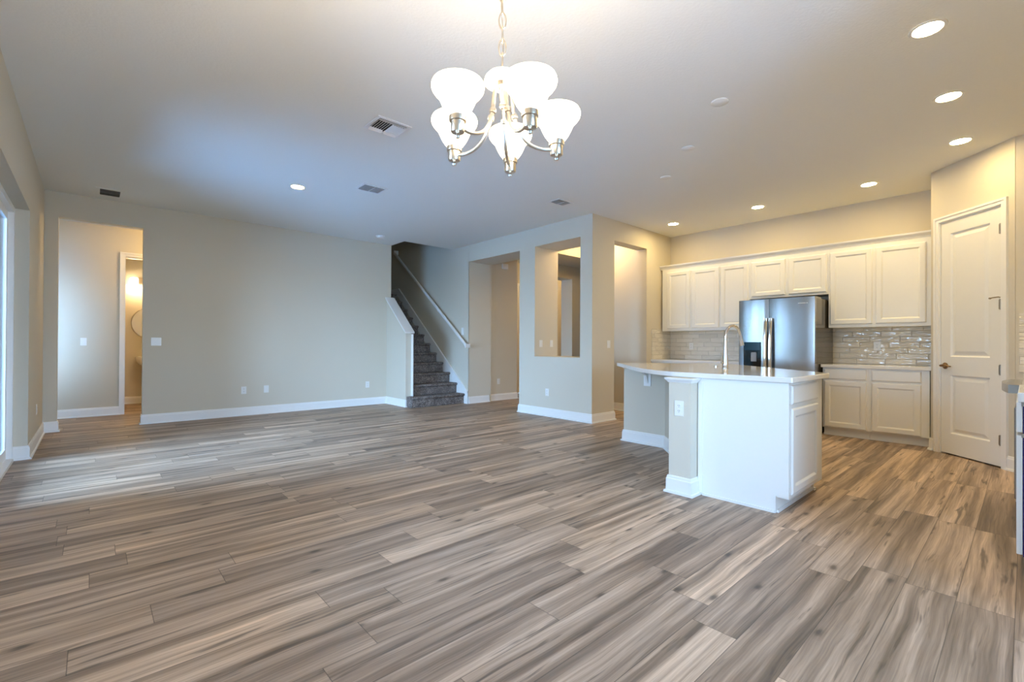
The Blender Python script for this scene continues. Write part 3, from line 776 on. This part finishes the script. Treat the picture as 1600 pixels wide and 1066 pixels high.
cabinet('wall_cabinet', 'short white two-door wall cabinet above the refrigerator', 1.775, 2.775, 1.84, 2.44, U0, U1, [(2.750, 2.296), (2.252, 1.797)], zdoor=(1.872, 2.385))
cabinet('wall_cabinet', 'white two-door tall wall cabinet between refrigerator and pantry door', .735, 1.775, 1.39, 2.44, U0, U1, [(1.756, 1.304), (1.270, .794)], zdoor=(1.43, 2.385))
m = MB(); m.poly_prism([(U0+.01, 0, 2.4405), (U0-.004, 0, 2.4405), (U0-.010, 0, 2.46), (U0-.035, 0, 2.49), (U0-.040, 0, 2.51), (U0+.03, 0, 2.51)], (0, 4.248-.735, 0))
bmesh.ops.translate(m.bm, vec=(0, .735, 0), verts=m.bm.verts)
tag(m.build('crown_moulding', 'cabinet_white'), 'white crown moulding running along the top of all wall cabinets', 'moulding')
B0, B1 = 7.02, 7.626
DZ, WZ = (.117, .704), (.726, .854)
cabinet('base_cabinet', 'white base cabinet with drawer and door, next to the pantry wall', .733, 1.288, .105, .8715, B0, B1, [(1.262, .806)], [(1.262, .806, *WZ)], True, DZ)
cabinet('base_cabinet', 'white base cabinet with drawer and door, beside the refrigerator', 1.288, 1.770, .105, .8715, B0, B1, [(1.752, 1.310)], [(1.752, 1.310, *WZ)], True, DZ)
cabinet('base_cabinet', 'white base cabinet by the refrigerator hidden mostly behind the island', 2.76, 3.50, .105, .8715, B0, B1, [(3.47, 3.14), (3.12, 2.79)], [(3.47, 2.79, *WZ)], True, DZ)
cabinet('base_cabinet', 'white base cabinet in the corner by the passage, behind the island', 3.50, 4.245, .105, .8715, B0, B1, [(4.21, 3.89), (3.87, 3.53)], [(4.21, 3.53, *WZ)], True, DZ)
m = MB(); m.box(6.985, 7.628, .715, 1.785, .872, .91); tag(m.build('countertop', 'quartz', bevel=.004), 'pale quartz countertop between refrigerator and pantry wall', 'countertop')
m = MB(); m.box(6.985, 7.628, 2.745, 4.248, .872, .91); tag(m.build('countertop', 'quartz', bevel=.004), 'pale quartz countertop behind the island under the corner wall cabinets', 'countertop')
# tiled backsplashes
m = MB(); m.box(7.618, 7.6295, .714, 1.80, .911, 1.389); struct(m, 'trim_1', 'glazed_tile')
m = MB(); m.box(7.618, 7.6295, 2.74, 4.248, .911, 1.389); struct(m, 'trim_2', 'glazed_tile')
m = MB(); m.box(7.013, 7.6175, 4.238, 4.2495, .911, 1.425); struct(m, 'trim_3', 'glazed_tile')
m = MB(); m.box(6.249, 6.2595, -.618, .046, .911, 1.45); struct(m, 'trim_4', 'glazed_tile')
m = MB(); m.box(3.28, 6.248, -.6195, -.609, .921, 1.45); struct(m, 'trim_5', 'glazed_tile')

# ------------------------------------------------------------------ refrigerator
fr = thing('refrigerator', (7.15, 2.25, 0), 'stainless side-by-side refrigerator with a dark water dispenser', 'refrigerator')
FY0, FY1, FS = 1.79, 2.715, 2.322
m = MB(); m.box(6.835, 7.60, FY0+.006, FY1-.006, .02, 1.765); m.build('cabinet_body', 'fridge_side', fr, bevel=.006)
m = MB(); m.box(6.86, 7.1, FY0+.02, FY1-.02, 1.765, 1.785); m.build('hinge_cover', 'grey_plastic', fr)
def fdoor(y0, y1):
    m = MB(); n_ = 10; pts = []
    for i in range(n_+1):
        t = i/n_; y = y0+(y1-y0)*t; e = min(t, 1-t)*(y1-y0)
        pts.append((6.752+.004*max(0, 1-e/.006)**2 - .0015*math.sin(PI*t), y))
    m.prism(pts+[(6.83, y1), (6.83, y0)], .075, 1.775)
    return m.build('door', 'stainless', fr, smooth=True, angle=50)
dl = fdoor(FS+.003, FY1); dr = fdoor(FY0, FS-.003)
m = MB(); m.box(6.86, 7.5, FY0+.02, FY1-.02, .0, .07); m.build('kick_grille', 'black_gloss', fr)
def fhandle(y0, y1, door):
    n_ = 16; L = []
    for i in range(n_+1):
        t = i/n_; z = .50+(1.515-.50)*t; bow = .035+.030*math.sin(PI*t)
        wd = (y1-y0)
        L.append([(6.745-bow, y0, z), (6.745-bow-.010, y0+wd*.3, z), (6.745-bow-.010, y1-wd*.3, z), (6.745-bow, y1, z), (6.745-bow+.018, y1, z), (6.745-bow+.018, y0, z)])
    m = MB(); m.loops(L, True, True)
    for z in (.52, 1.495): m.box(6.70, 6.76, y0+.006, y1-.006, z-.018, z+.018)
    return m.build('handle', 'chrome', door, smooth=True, angle=35)
fhandle(2.332, 2.372, dl); fhandle(2.272, 2.312, dr)
dz0, dz1, dy0, dy1 = .83, 1.195, 2.425, 2.645
m = MB()
m.box(6.738, 6.7465, dy0, dy1, dz0, dz0+.012); m.box(6.738, 6.7465, dy0, dy0+.008, dz0+.012, dz1); m.box(6.738, 6.7465, dy1-.008, dy1, dz0+.012, dz1)
m.box(6.7425, 6.7460, dy0+.008, dy1-.008, dz0+.012, dz1-.11)
dsp = m.build('water_dispenser', 'black_gloss', fr)
m = MB(); m.box(6.736, 6.7455, dy0+.008, dy1-.008, dz1-.11, dz1); m.build('control_panel', 'panel_blue', dsp)
m = MB(); m.box(6.727, 6.742, dy0+.05, dy1-.10, dz0+.10, dz0+.215); m.box(6.722, 6.742, dy0+.055, dy1-.105, dz0+.205, dz0+.225); m.build('paddle', 'grey_plastic', dsp, bevel=.003)
m = MB(); m.box(6.722, 6.742, dy0+.008, dy1-.008, dz0+.012, dz0+.022); m.build('drip_tray', 'grey_plastic', dsp)
m = MB(); y = 1.975
for i in range(7):
    wl = (.013, .008, .004, .010, .011, .009, .010)[i]
    m.box(6.7455, 6.7475, y-wl, y, 1.688, 1.703); y -= wl+.0035
m.lathe([(.008, 0), (.008, .003), (.0005, .003)], (6.7478, y-.012, 1.6955), (-1, 0, 0), 14)
m.build('wordmark', 'lettering', dr)

# ------------------------------------------------------------------ island
isl = thing('kitchen_island', (4.3, 2.2, 0), 'white and grey angled kitchen island with a square column and overhanging bar', 'island')
ITOP, IUND = .93, .892
body = [(3.478, 1.07), (4.225, 1.07), (5.56, 2.405), (4.842, 3.13), (4.842, 3.10), (4.80, 2.68), (3.92, 1.80), (3.478, 1.80)]
m = MB(); m.prism(body, .105, IUND-.001); m.build('cabinet_box', 'cabinet_white', isl)
m = MB(); m.prism([(3.478, 1.146), (4.242, 1.146), (5.48, 2.385), (4.80, 3.06), (4.80, 2.68), (3.92, 1.80), (3.478, 1.80)], .001, .1045); m.build('toe_kick', 'cabinet_white', isl)
m = MB(); m.box(4.245, 4.262, 1.132, 1.16, .001, .10); m.box(4.238, 4.272, 1.122, 1.16, .001, .02); m.box(3.478, 4.238, 1.133, 1.1455, .001, .020); m.build('shoe_strip', 'trim_white', isl)
# end panel facing the living room, notched for the toe kick
m = MB(); m.poly_prism([(3.46, y, z) for y, z in ((1.695, .001), (1.146, .001), (1.146, .118), (1.066, .118), (1.066, IUND-.001), (1.695, IUND-.001))], (.0175, 0, 0))
m.box(3.452, 3.46, 1.150, 1.655, .001, .02); m.box(3.452, 3.4598, 1.655, 1.690, .02, IUND-.03)
m.build('end_panel', 'cabinet_white', isl)
m = MB(); m.panel((3.49, 1.07), (1, 0), (0, -1), .572, .137, .716, .020, .05); m.build('door', 'cabinet_white', isl)
m = MB(); m.panel((3.49, 1.07), (1, 0), (0, -1), .572, .745, .872, .020, flat=True); m.build('drawer', 'cabinet_white', isl)
# painted column with cap and base
m = MB(); m.box(3.345, 3.4775, 1.697, 1.872, .001, IUND-.001); m.build('column', 'wall_paint', isl)
def ring(prof, x0, x1, y0, y1):
    m = MB(); L = []
    for o, z in prof: L.append([(x0-o, y0-o, z), (x1, y0-o, z), (x1, y1+o, z), (x0-o, y1+o, z)])
    m.loops(L, True, True); return m
ring([(.0005, .855), (.006, .855), (.010, .862), (.026, .880), (.028, IUND-.0015), (.0005, IUND-.0015)], 3.345, 3.459, 1.697, 1.872).build('capital', 'trim_white', isl)
ring([(o+.0005, z) for o, z in BASE[::-1]], 3.345, 3.459, 1.697, 1.872).build('column_base', 'trim_white', isl)
# knee wall under the bar
knee = [(3.4785, 1.801), (3.92, 1.801), (4.80, 2.681), (4.842, 3.24), (4.74, 3.24), (4.74, 2.70), (3.865, 1.872), (3.4785, 1.872)]
m = MB(); m.prism(knee, .001, IUND-.001); m.build('knee_wall', 'wall_paint', isl)
m = MB(); sweep_base(m, [(4.842, 3.24), (4.74, 3.24), (4.74, 2.70), (3.90, 1.905)], side=-1); m.build('baseboard', 'trim_white', isl)
m = MB(); m.box(4.715, 4.7395, 2.72, 3.24, IUND-.022, IUND-.001); m.build('apron_strip', 'trim_white', isl)
m = MB(); m.box(4.728, 4.7395, 2.875, 2.965, .675, .86); m.poly_prism([(4.56, 2.905, IUND-.001), (4.56, 2.905, IUND-.03), (4.69, 2.905, .80), (4.728, 2.905, .70), (4.728, 2.905, IUND-.001)], (0, .03, 0))
m.build('corbel', 'trim_white', isl, bevel=.003)
# countertop with the curved bar edge
ct = [(3.44, 1.035), (4.28, 1.035), (5.635, 2.425), (4.715, 3.325)]
cv = bez([(4.715, 3.325, 0), (4.40, 3.02, 0), (4.02, 2.67, 0), (3.74, 2.38, 0), (3.55, 2.12, 0), (3.455, 1.92, 0), (3.432, 1.70, 0)], 5)
m = MB(); m.prism(ct[:3]+[(p.x, p.y) for p in cv]+[(3.432, 1.045)], IUND, ITOP)
tag(m.build('countertop', 'quartz', bevel=.005), 'glossy pale quartz island countertop with a curved bar edge', 'countertop')
fc = thing('faucet', (4.34, 1.865, ITOP), 'tall chrome gooseneck faucet standing on the island countertop', 'faucet')
fx, fy = 4.34, 1.865
m = MB(); m.lathe([(.0005, 0), (.030, 0), (.031, .006), (.0275, .012), (.0265, .05), (.023, .12), (.017, .20), (.0145, .235), (.0145, .26)], (fx, fy, ITOP+.0005)); m.build('body', 'chrome', fc, smooth=True)
dv = Vector((math.sin(yaw), -math.cos(yaw), 0))*.93 + Vector((math.cos(yaw), math.sin(yaw), 0))*.25
fp = [(0, .255), (0, .30), (.012, .345), (.045, .385), (.090, .397), (.132, .380), (.158, .340), (.170, .300)]
m = MB(); m.tube(bez([Vector((fx, fy, ITOP+z))+dv*a for a, z in fp], 6), .0125, 14); m.build('spout', 'chrome', fc, smooth=True)
m = MB(); m.tube([Vector((fx, fy, ITOP+z))+dv*a for a, z in ((.1685, .305), (.176, .275), (.190, .225), (.193, .213))], [.0135, .0145, .018, .017], 14); m.build('spray_head', 'chrome', fc, smooth=True)
m = MB(); hv = -dv
m.tube([Vector((fx, fy, ITOP+.055))+hv*.02, Vector((fx, fy, ITOP+.057))+hv*.045], .013, 12)
m.tube([Vector((fx, fy, ITOP+.06))+hv*.04, Vector((fx, fy, ITOP+.10))+hv*.046, Vector((fx, fy, ITOP+.145))+hv*.048], [.006, .005, .0045], 8); m.build('lever', 'chrome', fc, smooth=True)
aw = thing('air_switch', (4.67, 2.10, ITOP), 'small chrome push button set in the island counter behind the faucet', 'button')
m = MB(); m.lathe([(.022, .0005), (.022, .006), (.0005, .006)], (4.67, 2.10, ITOP)); m.build('collar', 'chrome', aw, smooth=True)
m = MB(); m.lathe([(.013, .006), (.013, .013), (.0005, .013)], (4.67, 2.10, ITOP)); m.build('push_button', 'chrome', aw, smooth=True)

# ------------------------------------------------------------------ range run at the picture edge
dw = thing('dishwasher', (3.72, -.29, 0), 'white-fronted built-in dishwasher with a dark blue side at the aisle end', 'dishwasher')
m = MB(); m.box(3.42, 4.02, -.605, .012, .10, .872); m.build('tub', 'navy_side', dw)
m = MB(); m.box(3.42, 4.02, .013, .035, .11, .700); m.build('door', 'cabinet_white', dw, bevel=.003)
m = MB(); m.box(3.42, 4.02, .013, .035, .715, .865); m.build('control_panel', 'cabinet_white', dw, bevel=.003)
m = MB(); m.box(3.45, 4.0, -.55, -.06, .0, .0995); m.build('toe_base', 'dark_void', dw)
m = MB()
for z in (.70, .875-.02): m.box(3.4165, 3.4195, .004, .018, z-.01, z+.01)
m.build('hinge_clip', 'hinge_metal', dw)
m = MB(); m.box(3.30, 4.035, -.608, .03, .874, .92); tag(m.build('countertop', 'quartz', bevel=.005), 'pale quartz countertop over the dishwasher at the picture edge', 'countertop')
rg = thing('range_cooker', (4.42, -.27, 0), 'stainless slide-in range with a bowed front rail beside the dishwasher', 'range')
m = MB(); m.box(4.05, 4.80, -.60, .02, .02, .885); m.build('oven_body', 'grey_plastic', rg)
m = MB(); m.box(4.05, 4.80, -.605, .02, .8855, .915); m.build('cooktop', 'black_gloss', rg)
m = MB(); m.prism([(4.05, .0205)]+[(4.05+.75*i/10, .055+.035*math.sin(PI*i/10)+.02) for i in range(11)]+[(4.80, .0205)], .865, .915); m.build('front_rail', 'stainless', rg, smooth=True, angle=50)
m = MB(); m.box(4.06, 4.79, .0205, .05, .24, .78); m.build('oven_door', 'stainless', rg, bevel=.004)
m = MB(); m.box(4.06, 4.79, .0205, .045, .05, .225); m.build('drawer', 'stainless', rg, bevel=.004)
bc = thing('base_cabinet', (5.5, -.29, 0), 'white base cabinet at the far end of the range wall', 'cabinet')
m = MB(); m.box(4.82, 6.247, -.605, -.02, .105, .872); m.build('carcass', 'cabinet_white', bc)
for x in (4.84, 5.54):
    m = MB(); m.panel((x, -.02), (1, 0), (0, 1), .68, .117, .704, .018); m.build('door', 'cabinet_white', bc)
    m = MB(); m.panel((x, -.02), (1, 0), (0, 1), .68, .726, .854, .018, flat=True); m.build('drawer', 'cabinet_white', bc)
m = MB(); m.box(4.82, 6.247, -.605, -.09, .001, .1045); m.build('toe_kick', 'cabinet_white', bc)
m = MB(); m.box(4.815, 6.248, -.608, .02, .8725, .91); tag(m.build('countertop', 'quartz', bevel=.004), 'pale quartz countertop in the corner beyond the range', 'countertop')

# ------------------------------------------------------------------ powder room
mi = thing('round_mirror', (.86, 11.25, 1.05), 'large round mirror on the powder room wall', 'mirror')
m = MB(); m.lathe([(.30, .002), (.30, .012), (.0005, .012)], (.845, 11.27, 1.52), (0, -1, 0), 48); o = m.build('mirror_glass', 'mirror_glass', mi)
m = MB(); m.lathe([(.302, .001), (.306, .010), (.310, .001)], (.845, 11.27, 1.52), (0, -1, 0), 48); m.build('frame', 'nickel', mi, smooth=True)
for nm in ('mirror_glass', 'frame'): pass
vl = thing('vanity_light', (.845, 11.2, 2.1), 'nickel vanity light with lit frosted shades above the round mirror', 'wall lamp')
m = MB(); m.box(.62, 1.08, 11.235, 11.2695, 2.26, 2.37); m.build('back_plate', 'nickel', vl, bevel=.004)
m = MB(); m.tube([(.53, 11.18, 2.375), (1.16, 11.18, 2.375)], .009); m.tube([(.72, 11.24, 2.34), (.72, 11.18, 2.375)], .008); m.tube([(.97, 11.24, 2.34), (.97, 11.18, 2.375)], .008); m.build('bar', 'nickel', vl, smooth=True)
for x in (.575, .845, 1.115):
    m = MB(); pr = [(.030, 2.365), (.058, 2.355), (.060, 2.30), (.064, 2.21)]
    m.lathe(pr+[(r-.004, z) for r, z in pr[::-1]], (x, 11.18, 0), seg=24); m.build('glass_shade', 'bath_glass', vl, smooth=True)
    l = bpy.data.lights.new('vanity_bulb', 'POINT'); l.energy = 3.2; l.color = (1, .66, .32); l.shadow_soft_size = .02
    o = bpy.data.objects.new('vanity_bulb', l); C.objects.link(o); o.location = (x, 11.18, 2.19)
sk = thing('pedestal_sink', (.86, 11.05, 0), 'white pedestal sink below the round mirror', 'sink')
m = MB(); L = []
for sc_, z in ((.50, .70), (.78, .74), (.95, .80), (1.0, .86), (1.0, .885), (.93, .89), (.85, .87), (.5, .80)):
    L.append([(.86+.27*sc_*math.cos(2*PI*k/28), 11.05+.215*sc_*math.sin(2*PI*k/28), z) for k in range(28)])
m.loops(L, True, True); m.build('basin', 'porcelain', sk, smooth=True)
m = MB(); m.lathe([(.12, 0), (.12, .03), (.075, .08), (.065, .5), (.10, .70)], (.86, 11.1, .001), cap0=True, cap1=True); m.build('pedestal', 'porcelain', sk, smooth=True)
m = MB(); m.tube(bez([(.86, 11.2, .885), (.86, 11.2, .96), (.86, 11.16, 1.0), (.86, 11.10, .99)]), .011, 10); m.build('tap', 'chrome', sk, smooth=True)

# ------------------------------------------------------------------ lamps of the side rooms
def flush(x, y, z, e, label, col=WARM):
    r = thing('flush_light', (x, y, z-.09), label, 'ceiling light')
    m = MB(); m.lathe([(.15, -.0005), (.15, -.02), (.13, -.025), (.0005, -.025)], (x, y, z)); m.build('base', 'nickel', r, smooth=True)
    m = MB(); m.lathe([(.13, -.026), (.135, -.05), (.10, -.08), (.0005, -.09)], (x, y, z)); m.build('glass_bowl', 'bath_glass', r, smooth=True)
    l = bpy.data.lights.new('flush_bulb', 'POINT'); l.energy = e; l.color = col; l.shadow_soft_size = .08
    o = bpy.data.objects.new('flush_bulb', l); C.objects.link(o); o.location = (x, y, z-.17)
flush(1.3, 9.05, 2.98, 17, 'flush ceiling light in the hallway behind the grey wall')
flush(6.42, 4.95, H, 9, 'flush ceiling light in the passage behind the tall cut-out')
flush(8.3, 7.1, H, 10, 'flush ceiling light in the foyer beyond the arch')
